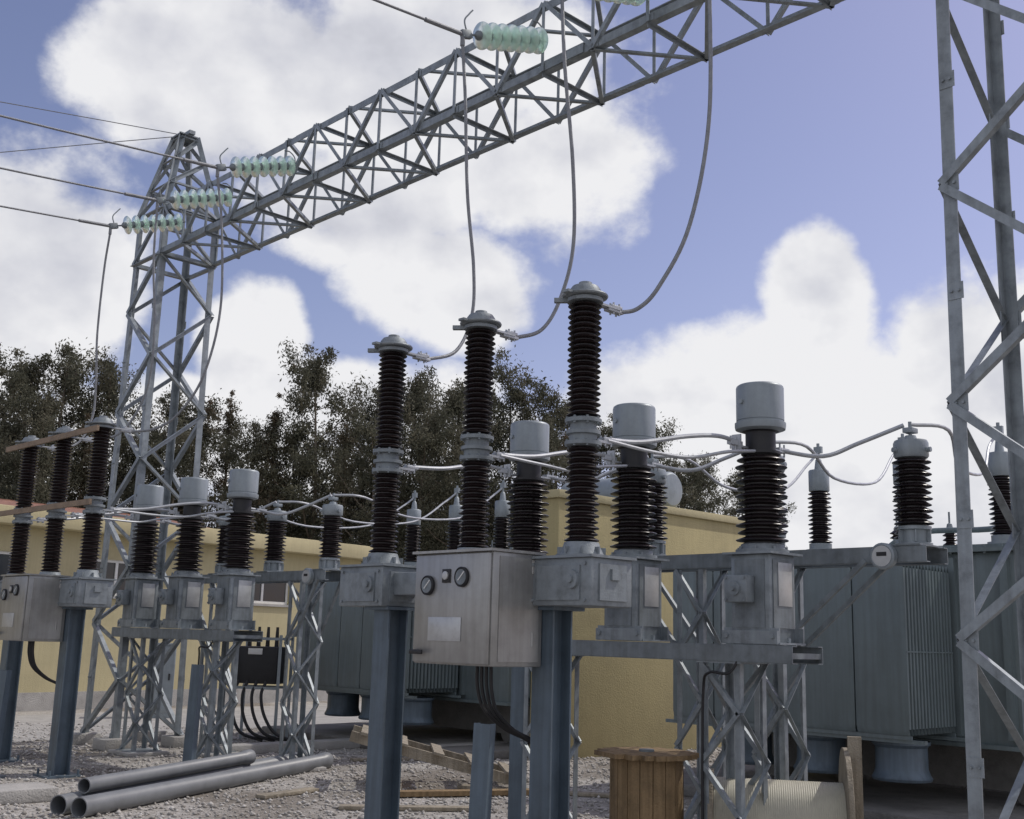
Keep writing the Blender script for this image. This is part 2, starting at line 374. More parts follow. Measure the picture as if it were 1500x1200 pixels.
for k in range(3): clone(ar,-EX*1.27*k+FAR)

# ================================================================ power transformer
def make_trafo():
    T=thing('power_transformer','large grey-green oil-filled power transformer with finned radiators','power transformer',W(0,0),group='power transformers')
    m=MB(); m.bevbox(-2.3,1.7,6.1,8.7,.72,2.66,.03).bb(-2.4,1.8,6.0,8.8,2.658,2.70).bb(-2.3,1.7,6.1,8.7,2.699,2.74)
    for x in np.arange(-2.0,1.7,.55): m.bb(x-.04,x+.04,6.02,6.105,.8,2.6).bb(x-.04,x+.04,8.695,8.78,.8,2.6)
    for y in np.arange(6.5,8.6,.6): m.bb(1.695,1.78,y-.04,y+.04,.8,2.6).bb(-2.38,-2.295,y-.04,y+.04,.8,2.6)
    m.bb(-2.36,1.76,6.04,8.76,.698,.74)
    for x in np.arange(-2.3,1.75,.18): m.cyl((x,6.03,2.64),(x,6.03,2.73),.014,n=6)
    m.obj('tank',TRAFO,T)
    for y in (6.7,8.1): 
        m=MB(); m.bb(-2.4,1.8,y-.1,y+.1,.25,.698)
        for x in (-1.8,1.2): m.cyl((x,y-.09,.28),(x,y+.09,.28),.17,n=20)
        m.obj('wheeled_skid',CONCD,T)
    m=MB(); m.bevbox(-2.9,2.0,4.9,9.4,0,.12,.02); m.obj('plinth',CONCD,T)
    def bank(x1,w=.55):
        r=MB(); x0=x1-w; npan=15; y0,y1=4.98,5.92
        for j in range(npan):
            y=y0+(y1-y0)*j/(npan-1); k=4
            up=[];dn=[]
            for i in range(k*4+1):
                xx=x0+w*i/(k*4); dd=.024+.002*abs(math.sin(math.pi*i/4))
                if i in (0,k*4): dd=.017
                up.append((xx,y+dd)); dn.append((xx,y-dd))
            for (A,sg) in ((up,1),(dn,-1)):
                vs=[(a,b,z) for z in (.84,.90,2.44,2.50) for a,b in [(p[0],y+(p[1]-y)*(1 if .89<z<2.45 else .1)) for p in A]]
                nn=len(A); fs=[]
                for l in range(3):
                    for i in range(nn-1):
                        q=(l*nn+i,l*nn+i+1,(l+1)*nn+i+1,(l+1)*nn+i); fs.append(q if sg<0 else q[::-1])
                r.add(vs,fs)
            for xx in (x0,x1): r.bb(xx-.002,xx+.002,y-.017,y+.017,.90,2.44)
        o=r.obj('radiator',TRAFO,T)
        xm=x0+w/2
        for z in (.93,2.40): 
            h=MB(); h.cyl((xm,y0-.0,z),(xm,6.1,z),.045,n=14); h.obj('header_pipe',TRAFO,o)
        h=MB(); h.bb(x1+.003,x1+.009,4.96,5.94,1.62,1.635); h.obj('tie_bar',TRAFO,o)
        for y in (4.99,5.90):
            h=MB(); h.bb(x0-.01,x1+.01,y-.006,y+.012,.80,.838); h.obj('bottom_rail',TRAFO,o)
    for k in range(5): bank(.77-k*.57)
    for x in (.45,-.45,-1.35):
        y=5.4
        f=MB(); f.lathe([(.26,.38),(.28,.385),(.29,.41),(.27,.44),(.25,.50),(.25,.70),(.28,.73),(.28,.76)],28,(x,y,0),cap=False)
        fo=f.obj('cooling_fan',COLM,T)  # darker paint puts the shade below the radiators into the fan colour
        f=MB(); f.lathe([(.06,.5),(.06,.62)],16,(x,y,0))
        for q in range(5):
            a=q*2*math.pi/5; f.box((x+.14*math.cos(a),y+.14*math.sin(a),.56),(.18,.09,.01),Matrix.Rotation(a,3,'Z')@Matrix.Rotation(.5,3,'X'))
        f.obj('fan_rotor',GALVD,fo)
    for y in (5.03,5.87):
        m=MB(); m.bb(-2.2,.9,y-.03,y+.03,.765,.80); m.obj('radiator_frame',TRAFO,T)
    for x in (1.2,.12,-.96):
        b=MB(); y=6.35; z=2.741
        b.lathe([(.17,z),(.17,z+.03),(.13,z+.035),(.13,z+.10)],24,(x,y,0)); bo=b.obj('high_voltage_bushing',CAN,T)
        b=MB(); b.lathe([(.115,z+.72),(.12,z+.73),(.12,z+.96),(.11,z+.975),(.05,z+.985),(.035,z+1.10),(.018,z+1.12),(.018,z+1.3)],24,(x,y,0))
        b.bb(x-.05,x+.05,y-.02,y+.02,z+1.18,z+1.26); b.obj('cap',CAN,bo)
        q=MB(); q.lathe(sheds(z+.10,z+.72,12,.085,.14,.01),24,(x,y,0)); q.obj('insulator',PORC2,bo)
    for x in (1.2,.5,-.2,-.9):
        y=8.1; z=2.741
        b=MB(); b.lathe([(.1,z),(.1,z+.05)],16,(x,y,0)); bo=b.obj('low_voltage_bushing',CAST,T)
        b=MB(); b.lathe([(.04,z+.40),(.03,z+.45),(.012,z+.46),(.012,z+.6)],12,(x,y,0)); b.obj('cap',CAST,bo)
        q=MB(); q.lathe(sheds(z+.05,z+.40,6,.05,.09,0),18,(x,y,0)); q.obj('insulator',PORC,bo)
    m=MB(); m.bevbox(1.79,2.05,6.7,7.4,1.2,2.2,.015).bb(2.049,2.06,6.74,7.36,1.25,2.15); m.obj('control_box',CAN,T)
    m=MB(); m.tube([(1.5,6.3,2.75),(1.5,6.3,3.0),(1.1,7.0,3.05),(.5,7.6,3.05),(-.5,7.7,3.05),(-1,7.7,2.75)],.035,10); m.obj('oil_pipe',TRAFO,T)
    return T
tr=make_trafo(); tr2=clone(tr,FAR)
tr2['label']='grey-green power transformer with horizontal oil conservator beside yellow wall'
m=MB(); m.lathe([(.05,0),(.26,.02),(.30,.06),(.305,.09),(.30,.1),(.30,2.3),(.305,2.31),(.30,2.34),(.26,2.39),(.05,2.41)],32,(2.28,9.2,4.13),Matrix.Rotation(-math.pi/2,3,'Y'))
cons=m.obj('conservator',CAN,tr2)
for x in (0,1.5): 
    m=MB(); m.bb(x-.04,x+.04,9.1,9.3,2.3,3.84); m.bb(x-.04,x+.04,8.7,9.11,2.3,2.4); m.obj('conservator_bracket',TRAFO,tr2)
m=MB(); m.tube([(.6,9.2,3.85),(.6,9.1,3.4),(.6,8.6,3.1),(.6,8.2,2.74)],.04,10); m.obj('oil_pipe',TRAFO,tr2)

# ================================================================ gantry
G=thing('line_gantry','tall galvanised lattice gantry with two towers and a horizontal girder','gantry',W(-3.23,2.25),group=None)
def tower(xc):
    m=MB(); lattice(m,xc-.45,xc+.45,-.45,.45,.15,7.2,9,.095,.06,taper=.12,t=.010)
    lattice(m,xc-.45,xc+.45,-.45,.45,7.2,7.95,1,.09,.05,t=.009)
    pts=[(-1,-1),(1,-1),(1,1),(-1,1)]
    for i,(a,b) in enumerate(pts):
        m.ang((xc+.45*a,.45*b,7.95),(xc+.13*a,.13*b,9.35),.08,.009,(a,b,0))
        c,d=pts[(i+1)%4]
        for z0,z1 in ((7.95,8.42),(8.42,8.89),(8.89,9.3)):
            f0=.45-.32*(z0-7.95)/1.4; f1=.45-.32*(z1-7.95)/1.4
            m.ang((xc+f0*a,f0*b,z0),(xc+f1*c,f1*d,z1),.05,.006,(a,b,0))
            m.ang((xc+f1*a,f1*b,z1),(xc+f1*c,f1*d,z1),.045,.006,(0,0,1))
    m.bb(xc-.22,xc+.22,-.05,.05,9.36,9.42).bb(xc-.17,xc+.17,-.17,.17,9.34,9.362)
    for z in (7.2,7.95):
        for s in (-1,1):
            m.ang((xc-.45,.45*s,z),(xc+.45,.45*s,z),.08,.009,(0,0,1)); m.ang((xc+.45*s,-.45,z),(xc+.45*s,.45,z),.08,.009,(0,0,1))
    for i in range(10):
        z=.15+i*.783; k=.45*(1+.12*(1-(z-.15)/7.05))
        for a in (-1,1):
            for b in (-1,1):
                if z<7.3:
                    m.box((xc+a*(k-.06),b*(k+.003),z),(.11,.006,.12))
                    for dx in (-.025,.025): m.cyl((xc+a*(k-.06)+dx,b*(k+.004),z),(xc+a*(k-.06)+dx,b*(k+.022),z),.011,n=6)
    m.obj('tower',GALV,G)
    for a in (-1,1):
        for b in (-1,1):
            f=MB(); f.bevbox(xc+a*.504-.2,xc+a*.504+.2,b*.504-.2,b*.504+.2,0,.149,.015); f.obj('footing',CONC,G)
tower(-6.52); tower(6.52)
m=MB(); XL,XR=-6.07,6.07; n=18; h=(XR-XL)/n
for (y,z,a,b) in ((-.45,7.2,1,1),(.45,7.2,-1,1),(-.45,7.95,1,-1),(.45,7.95,-1,-1)):
    vs=[Vector((x,y,z))+Vector((0,a*u,b*v)) for x in (XL,XR) for u,v in ((0,0),(.085,0),(.085,.01),(.01,.01),(.01,.085),(0,.085))]
    m.add(vs,[(0,1,7,6),(1,2,8,7),(2,3,9,8),(3,4,10,9),(4,5,11,10),(5,0,6,11),(5,4,3,2,1,0),(6,7,8,9,10,11)])
for i in range(n+1):
    x=XL+i*h
    for y in (-.462,.462): m.ang((x,y,7.2),(x,y,7.95),.04,.005,(1,0,0))
    for z in (7.19,7.96): 
        if i%2==0: m.ang((x,-.45,z),(x,.45,z),.045,.006,(1,0,0))
    if i<n:
        s=1 if i%2 else -1
        for y in (-.463,.463):
            a,b=(7.2,7.95) if s>0 else (7.95,7.2)
            m.ang((x,y,a),(x+h,y,b),.045,.006,(0,1,0))
        for z in (7.188,7.962):
            m.ang((x,-.45*s,z),(x+h,.45*s,z),.045,.006,(0,0,1))
for i in range(0,n+1):
    x=XL+i*h
    for y in (-.456,.456):
        for z in (7.24,7.91): m.box((x,y,z),(.13,.006,.075))
for x in (-2.2,2.3):
    for y in (-.459,.459):
        for z in (7.25,7.90): m.box((x,y,z),(.55,.008,.09))
m.obj('girder',GALV,G)

# ================================================================ strings, lines, droppers
YC=.70
glass=MB()
glass.lathe([(.02,.012),(.05,.016),(.09,.002),(.124,-.016),(.130,-.023),(.122,-.025),(.09,-.008),(.05,.006),(.02,.004)],28)
gme=None
def string_at(x):
    A=W(x,1.80,7.52); Bp=W(x,YC,7.14); d=(Bp-A); L=d.length; q=d.to_track_quat('Z','Y')
    T=bpy.data.objects.new('insulator_string',None); COL.objects.link(T); T.location=A; T.rotation_mode='QUATERNION'; T.rotation_quaternion=q; T.empty_display_size=.2
    T['label']='string of pale green glass insulator discs on the girder'; T['category']='insulator'; T['group']='glass insulator strings on the gantry'
    global gme
    for k in range(7):
        if gme is None:
            o=glass.obj('glass_disc',GLASSG,T); gme=o.data
        else:
            o=bpy.data.objects.new('glass_disc',gme); COL.objects.link(o); o.parent=T
        o.location=(0,0,.14+.132*k)
    if not hasattr(string_at,'f'):
        m=MB(); m.cyl((0,0,0),(0,0,.12),.014,n=8)
        for k in range(7): z=.132*k; m.lathe([(.012,.09+z),(.018,.11+z),(.046,.142+z),(.046,.175+z),(.03,.195+z),(.012,.21+z)],14)
        m.cyl((0,0,.1),(0,0,L-.03),.011,n=8); m.bevbox(-.025,.025,-.04,.04,L-.10,L+.02,.005)
        m.tube([(0,.0,.04),(0,.10,.01),(0,.18,.06),(0,.2,.14)],.008,6); m.tube([(0,.0,L-.06),(0,.13,L-.06),(0,.2,L-.14),(0,.24,L-.2)],.008,6)
        string_at.f=m.obj('metal_fitting',GALVD,T).data
    else:
        o=bpy.data.objects.new('metal_fitting',string_at.f); COL.objects.link(o); o.parent=T
xs_main=(-1.17,.1,1.6); xs_far=(-8.6,-7.2,-5.65)
for x in xs_main+xs_far: string_at(x)
def topline(x,nm='overhead_line'):
    p=W(x,YC,7.14); pts=[]
    for t in (0,1,2,4,7,11,16,22,30,40,55):
        pts.append(EY*(-t)+Vector((0,0,-.10*t+.0028*t*t)))
    m=MB(); m.tube(pts,.013,8,5); m.cyl(pts[0],pts[0]+(pts[1]-pts[0])*.45,.022,n=10)
    m.cyl((0,0,.03),(0,0,-.12),.022,n=8)
    m.obj(nm,CABLE,None,'bare aluminium overhead conductor dead-ended on the gantry',p,0,cat='power line',group='overhead conductors')
for x in xs_main+xs_far: topline(x)
pk=W(-3.23-6.52,2.25,9.4)
for dv in (Vector((-20,-8,1.2)),Vector((-22,2,-.6))):
    m=MB(); m.tube([Vector((0,0,0)),dv*.33+Vector((0,0,-.35)),dv*.66+Vector((0,0,-.3)),dv],.007,6)
    m.obj('earth_wire',CABLE,None,'thin steel earth wire running from the tower peak',pk,0,cat='wire',group='earth wires')
def dropper(pts):
    p0=Vector(pts[0]); m=MB(); m.tube([Vector(p)-p0 for p in pts],.0155,8,8)
    m.obj('dropper_cable',CABLE,None,'aluminium dropper cable from the gantry to a breaker pole',p0,0,cat='cable',group='dropper cables')
term=[W(-1.07,.34,3.935),W(0,.34,3.935),W(1.07,.34,3.935)]
c1=W(-1.17,YC,7.04); c2=W(.1,YC,7.04); c3=W(1.6,YC,7.04)
D1=[c1,(-.51,9.60,6.5),(-.46,9.64,5.6),(-.38,9.66,4.9),(-.38,9.64,4.45),(-.50,9.48,4.08),term[0]]
D2=[c2,(.36,8.60,6.3),(.44,8.64,5.5),(.46,8.66,4.8),(.37,8.66,4.35),(.22,8.60,4.05),term[1]]
D3=[c3,(1.38,7.58,6.4),(1.38,7.64,5.4),(1.24,7.66,4.6),(1.03,7.70,4.15),(.88,7.72,3.98),term[2]]
c_main=[c1,c2,c3]; c_far=[W(-8.6,YC,7.04),W(-7.2,YC,7.04),W(-5.65,YC,7.04)]
for i,Dd in enumerate((D1,D2,D3)):
    dropper(Dd)
    P=[Vector(p) for p in Dd]; of=c_far[i]-(c_main[i]+FAR)
    Q=[]
    for k,p in enumerate(P):
        w=1-k/(len(P)-1); Q.append(p+FAR+of*w+Vector(((-.14,.05,.22)[i]*math.sin(math.pi*min(1,k/6)),0,0)))
    dropper(Q)

# ================================================================ rigid conductors
def bar(pts,r=.017,lab='aluminium conductor tube joining switchyard equipment'):
    P=[W(*p) for p in pts]; p0=P[0]
    for off in (Vector((0,0,0)),FAR):
        m=MB(); m.tube([p-p0 for p in P],r,8,6)
        m.obj('conductor_tube',BARE,None,lab,p0+off,0,cat='conductor',group='aluminium conductor tubes')
for x in (-1,0,1):
    xb=1.07*x; xc=1.27*x-.08; xa=.82+1.27*x; xh=.12+1.08*x
    bar([(xb,.22,3.005),(xb,.6,3.04),(xb+(xc-xb)*.5,1.05,3.14),(xc,1.35,3.18),(xc,1.62,3.17)])
    if x>-1: bar([(xb+.025,.22,2.995),(xb+.03,.7,2.98),(xb+(xc-xb)*.6,1.1,2.99),(xc+.1,1.35,3.05),(xc+.12,1.7,3.10)],.013)
    bar([(1.27*x+.01,2.02,3.15),(1.27*x+.3,2.2,3.10),(xa-.35,2.45,3.22),(xa-.05,2.6,3.35)],.017)
    bar([(xa,2.6,3.35),(xa+.12,3.0,3.35),(xa*.7+xh*.3,4.0,3.22),(xa*.3+xh*.7,5.3,3.35),(xh,6.1,3.75),(xh,6.35,3.93)],.015)

# ================================================================ firewall & building
T=thing('fire_wall','ochre rendered fire wall standing between two transformers','wall',W(-5.45,6.3))
m=MB(); m.bevbox(-.25,.25,0,5.0,0,3.68,.012); m.obj('wall_body',YEL,T)
m=MB(); m.bevbox(-.30,.30,-.05,5.05,3.681,3.80,.012); m.obj('coping',YEL2,T)
bd=math.atan2(.79,.61)
BL=Vector((-9.9,22,0))
T=thing('control_building','single-storey ochre control building with overhanging roof edge and clay tiles','building',BL,bd)
m=MB()
wins=[(-7,-5.6,2.2,3.0),(-3.4,-2.2,0.0,2.3),(-.8,.6,2.3,3.05),(2.0,3.4,2.3,3.05),(5.9,7.5,2.3,3.0)]
cur=-12
for (a,b,z0,z1) in wins:
    m.bb(cur,a,0,.3,0,3.55); m.bb(a,b,0,.3,z1,3.55)
    if z0>0: m.bb(a,b,0,.3,0,z0)
    cur=b
m.bb(cur,9.9,0,.3,0,3.55); m.bb(9.6,9.9,.3,8,0,3.55); m.bb(-12,-11.7,.3,8,0,3.55); m.bb(-12,9.9,8,8.3,0,3.55)
m.obj('wall',YEL2,T,smooth=False)
m=MB(); m.bevbox(-12.4,10.2,-.4,8.7,3.553,3.90,.02); m.obj('roof_slab',YEL2,T)
m=MB(); 
for i in range(60):
    y=.9+i*.12; z=3.93+(.58*min(i,60-i)/30)
    m.box((-1.8,y,z),(17.5,.15,.05),Matrix.Rotation(.17 if i<30 else -.17,3,'X'))
m.obj('tile_roof',TILE,T)
for (a,b,z0,z1) in wins:
    if z0>0:
        f=MB()
        for q in ((a,a+.06,z0,z1),(b-.06,b,z0,z1),(a+.059,b-.059,z0,z0+.06),(a+.059,b-.059,z1-.06,z1),((a+b)/2-.03,(a+b)/2+.03,z0+.059,z1-.059)): f.bb(q[0],q[1],.06,.12,q[2],q[3])
        fo=f.obj('window',WHITE,T); g=MB(); g.bb(a+.05,b-.05,.085,.095,z0+.05,z1-.05); g.obj('window_pane',WING,fo)
        g=MB(); g.bb(a-.08,b+.08,-.06,.06,z0-.06,z0-.002); g.obj('sill',CONC,fo)
    else:
        g=MB(); g.bevbox(a+.02,b-.02,.08,.14,.02,z1-.02,.006); do=g.obj('door',COLM,T); g=MB(); g.bevbox(a+.1,a+.14,.04,.079,1.0,1.15,.005); g.obj('handle',BARE,do)
m=MB(); m.bb(-12.02,9.92,-.04,-.003,0,.35); m.obj('plinth_band',CONC,T)

# ================================================================ small site objects
def lying_pipe(p,q,r,lab):
    p=Vector(p);q=Vector(q); d=q-p; R=d.to_track_quat('Z','Y').to_matrix(); m=MB()
    L=d.length
    m.lathe([(r-.01,.3),(r-.01,0),(r,0),(r,L-.15),(r+.012,L-.13),(r+.012,L),(r-.008,L),(r-.008,L-.3)],24,(0,0,0),R)
    m.obj('plastic_pipe',PVC,None,lab,p,0,cat='pipe',group='pipes lying on the gravel')
lying_pipe((-3.92,10.5,.09),(-2.50,14.9,.09),.09,'long grey plastic pipe lying on gravel')
lying_pipe((-3.70,10.4,.09),(-2.20,14.7,.09),.09,'long grey plastic pipe lying on gravel')
lying_pipe((-3.78,10.7,.235),(-2.9,13.5,.235),.07,'thinner grey pipe resting on two other pipes')
def stub(loc,h,lean,lab,wd=.14):
    T=thing('steel_post',lab,'post',loc,TH+.3,group='short steel posts')
    m=MB(); R=Matrix.Rotation(lean,3,'Y'); k=wd/2-.004
    m.box((math.sin(lean)*h/2,0,h/2*math.cos(lean)),(wd,.008,h),R).box((math.sin(lean)*h/2-k,.034,h/2*math.cos(lean)),(.008,.062,h),R).box((math.sin(lean)*h/2+k,.034,h/2*math.cos(lean)),(.008,.062,h),R)
    m.obj('channel',COLM,T); f=MB(); f.bevbox(-.15,.15,-.12,.12,0,.03,.005); f.obj('base_plate',GALVD,T)
stub((-5.62,12.9,0),1.15,.05,'short dark steel channel post standing in gravel')
stub((-.16,7.35,0),1.12,.03,'short dark steel channel post standing in gravel',.12)
stub((-3.62,13.5,0),1.25,.02,'dark steel channel post beside the equipment platform')
stub((.12,10.3,0),1.5,.0,'dark steel channel post behind the control cabinet',.13)
T=thing('cable_drum','wooden cable drum standing on end with plank sides','cable drum',(1.12,9.1,0),.4)
for zc in (.80,.03):
    m=MB()
    for k in range(9):
        x=-.328+k*.082; w=math.sqrt(max(.01,.37**2-x*x)); m.box((x,0,zc),(.0815,2*w,.035+.002*(k%2)))
    m.obj('flange',WOOD,T)
m=MB()
for k in range(18):
    a=k*math.pi/9; m.box((.27*math.cos(a),.27*math.sin(a),.415),(.02,.092,.735),Matrix.Rotation(a,3,'Z'))
m.obj('barrel',WOOD,T)
m=MB(); m.lathe([(.06,.818),(.06,.835)],16); m.obj('hub_plate',GALVD,T)
T=thing('conduit_reel','wooden reel lying on its rim wound with cream corrugated conduit','cable drum',(2.10,8.95,.0),-.20)
RY=Matrix.Rotation(math.pi/2,3,'Y')
for x,rr in ((-.50,.36),(.50,.46)):
    m=MB(); m.lathe([(.05,x-.02),(rr-.004,x-.02),(rr,x-.016),(rr,x+.016),(rr-.004,x+.02),(.05,x+.02)],40,(0,0,.35 if x<0 else .45),RY); m.obj('flange',OLDW,T)
m=MB(); pr=[]
for i in range(60):
    z=-.48+i*.96/60; pr+=[(.289,z),(.292,z+.005),(.292,z+.010),(.289,z+.015)]
m.lathe(pr,36,(0,0,.36),RY); m.obj('conduit_winding',CREAM,T)
m=MB(); m.box((.56,-.1,.50),(.10,.035,1.0),Matrix.Rotation(.03,3,'X')); m.obj('upright_batten',OLDW,T)
T=thing('timber_trestle','rough flat timber frame of slats lying on gravel between the bays','timber frame',(-.70,12.9,0),.1)
an=.24; R1=Matrix.Rotation(an,3,'Y')
for y in (0,.8): 
    m=MB(); m.box((.0,y,.32),(2.0,.06,.11),R1); m.obj('stringer',OLDW,T)
for k in range(5):
    x=-.8+k*.40; z=.32-x*math.tan(an)+.068; m=MB(); m.box((x,.4,z),(.12,1.05,.028),R1); m.obj('slat',OLDW,T)
for (c,d,rz) in (((.3,-.45,.04),(2.0,.14,.05),.2),((-.5,.4,.22),(.10,1.0,.44),0)):
    m=MB(); m.box(c,d,Matrix.Rotation(rz,3,'Z')); m.obj('prop',WOOD,T)
for i,(lx,ly,ln,rz) in enumerate(((-3.9,9.9,1.0,.5),(-.9,11.4,1.3,.1),(.35,12.9,1.7,-.25),(-1.3,15.8,1.5,.4),(-2.2,12.2,.8,1.0))):
    m=MB(); m.bevbox(-ln/2,ln/2,-.07,.07,0,.035,.004); m.obj('timber_plank',OLDW,None,'loose weathered plank lying on the gravel',(lx,ly,.006),rz,cat='plank',group='loose planks')
for i,(lx,ly,sx,sy,rz) in enumerate(((-5.0,11.0,1.6,.5,.75),(-3.0,16.6,2.6,.25,TH+math.pi/2),(-.6,17.0,2.2,.25,TH+math.pi/2))):
    m=MB(); m.bevbox(-sx/2,sx/2,-sy/2,sy/2,0,.13,.02); m.obj('concrete_slab',CONC,None,'pale concrete slab set in the gravel',(lx,ly,0),rz,cat='concrete slab',group='concrete slabs')
T=thing('cable_rack','steel rack with dark cable box and drooping black cables','cable rack',(-3.78,18.0,0),-.2)
m=MB()
for x in (-.38,.38):
    for y in (-.24,.24): m.ang((x,y,0),(x,y,1.60),.05,.006,(1,0,0))
for z in (.78,1.52): m.bb(-.40,.40,-.26,-.225,z,z+.04).bb(-.40,.40,.225,.26,z,z+.04)
m.obj('frame',CAN,T)
m=MB(); m.bevbox(-.33,.33,-.2,.2,.86,1.42,.02); m.obj('cable_box',DARK,T)
m=MB(); m.bevbox(-.15,.08,-.215,-.198,1.30,1.39,.003); m.obj('label_plate',WHITE,T)
for k in range(4):
    m=MB(); m.cyl((-.23+k*.15,0,1.41),(-.23+k*.15,0,1.72),.035,.022,n=10); m.obj('cable_termination',DARK,T)
for k in range(4): 
    m=MB(); m.tube([(-.28+k*.15,-.19,.9),(-.31+k*.15,-.28,.7),(-.28+k*.17,-.32,.4),(-.14+k*.19,-.3,.14),(.2+k*.2,-.25,.03)],.024,8)
    m.obj('black_cable',DARK,T)
T=thing('electrical_kiosk','pale grey electrical kiosk cabinet standing by the building','cabinet',(-6.5,22.0,0),.3)
m=MB(); m.bevbox(-.22,.22,-.2,.2,.1,1.35,.015).bb(-.25,.25,-.23,.23,1.348,1.38).bb(-.2,.2,-.18,.18,0,.102); m.obj('body',CAN,T)
m=MB(); m.bb(-.19,.19,-.212,-.199,.15,1.3); do=m.obj('door',CAN,T); m=MB(); m.bevbox(.11,.14,-.235,-.213,.7,.82,.004); m.obj('handle',DARK,do)

# ================================================================ ground
m=MB(); m.add([(-500,-200,0),(500,-200,0),(500,900,0),(-500,900,0)],[(0,1,2,3)])
gm=bpy.data.materials.new('gravel'); gm.use_nodes=True; nt=gm.node_tree; b=nt.nodes['Principled BSDF']
tc=nt.nodes.new('ShaderNodeTexCoord')
vo=nt.nodes.new('ShaderNodeTexVoronoi'); vo.inputs['Scale'].default_value=24; nt.links.new(tc.outputs['Object'],vo.inputs['Vector'])
vo2=nt.nodes.new('ShaderNodeTexVoronoi'); vo2.inputs['Scale'].default_value=55; nt.links.new(tc.outputs['Object'],vo2.inputs['Vector'])
no=nt.nodes.new('ShaderNodeTexNoise'); no.inputs['Scale'].default_value=.6; no.inputs['Detail'].default_value=6; nt.links.new(tc.outputs['Object'],no.inputs['Vector'])
sp=nt.nodes.new('ShaderNodeSeparateColor'); nt.links.new(vo.outputs['Color'],sp.inputs[0])
cr=nt.nodes.new('ShaderNodeValToRGB'); cr.color_ramp.elements[0].color=(.27,.25,.22,1); cr.color_ramp.elements[1].color=(.48,.46,.43,1); e=cr.color_ramp.elements.new(.5); e.color=(.38,.36,.33,1)
nt.links.new(sp.outputs[0],cr.inputs['Fac'])
cr2=nt.nodes.new('ShaderNodeValToRGB'); cr2.color_ramp.elements[0].position=.40; cr2.color_ramp.elements[1].position=.56; cr2.color_ramp.elements[0].color=(.26,.21,.15,1); cr2.color_ramp.elements[1].color=(1,1,1,1)
nt.links.new(no.outputs['Fac'],cr2.inputs['Fac'])
mx=nt.nodes.new('ShaderNodeMix'); mx.data_type='RGBA'; mx.blend_type='MULTIPLY'; mx.inputs[0].default_value=.6
nt.links.new(cr.outputs['Color'],mx.inputs[6]); nt.links.new(cr2.outputs['Color'],mx.inputs[7]); nt.links.new(mx.outputs[2],b.inputs['Base Color']); b.inputs['Roughness'].default_value=.95
ad=nt.nodes.new('ShaderNodeMath'); ad.operation='ADD'; nt.links.new(vo.outputs['Distance'],ad.inputs[0]); nt.links.new(vo2.outputs['Distance'],ad.inputs[1])
bp=nt.nodes.new('ShaderNodeBump'); bp.inputs['Strength'].default_value=.5; bp.inputs['Distance'].default_value=.02; bp.invert=True
nt.links.new(ad.outputs[0],bp.inputs['Height']); nt.links.new(bp.outputs['Normal'],b.inputs['Normal'])
m.obj('ground',gm,kind='structure',smooth=False)
m=MB(); m.add([(-30,-5.5,.0),(20,-5.5,0),(20,-1.0,0),(-30,-1.0,0)],[(0,1,2,3)]); m.obj('road',CONC,None,None,BL+Vector((0,0,.006)),bd,kind='structure',smooth=False)
def stones(n,x0,x1,y0,y1):
    base=np.array([(1,0,0),(-1,0,0),(0,1,0),(0,-1,0),(0,0,1),(0,0,-1)],float)
    fc=np.array([(0,2,4),(2,1,4),(1,3,4),(3,0,4),(2,0,5),(1,2,5),(3,1,5),(0,3,5)])
    y=y0+(y1-y0)*rng.random(n)**1.2; x=x0+(x1-x0)*rng.random(n)
    s=.008+.022*rng.random((n,1,1))**3
    v=base[None]*(s*(.7+.6*rng.random((n,6,1))))*np.array([1.2,1,.75])
    a=rng.random(n)*6.28; c,sn=np.cos(a)[:,None],np.sin(a)[:,None]
    vx=v[:,:,0]*c-v[:,:,1]*sn; vy=v[:,:,0]*sn+v[:,:,1]*c
    V=np.stack([vx+x[:,None],vy+y[:,None],v[:,:,2]+s[:,:,0]*.4],-1).reshape(-1,3)
    F=(fc[None]+6*np.arange(n)[:,None,None]).reshape(-1,3)
    me=bpy.data.meshes.new('gravel_stones'); me.vertices.add(len(V)); me.vertices.foreach_set('co',V.ravel())
    me.loops.add(F.size); me.loops.foreach_set('vertex_index',F.ravel().astype(np.int32)); me.polygons.add(len(F))
    me.polygons.foreach_set('loop_start',np.arange(0,F.size,3,dtype=np.int32)); me.update(calc_edges=True); me.validate()
    return me
me=stones(36000,-9,6,8.5,20)
sm=bpy.data.materials.new('stone'); sm.use_nodes=True; nt=sm.node_tree; b=nt.nodes['Principled BSDF']; g=nt.nodes.new('ShaderNodeNewGeometry'); cr=nt.nodes.new('ShaderNodeValToRGB')
cr.color_ramp.elements[0].color=(.27,.25,.225,1); cr.color_ramp.elements[1].color=(.54,.52,.49,1); nt.links.new(g.outputs['Random Per Island'],cr.inputs['Fac']); nt.links.new(cr.outputs['Color'],b.inputs['Base Color']); b.inputs['Roughness'].default_value=.9
me.materials.append(sm); o=bpy.data.objects.new('gravel_stones',me); COL.objects.link(o); o['kind']='stuff'

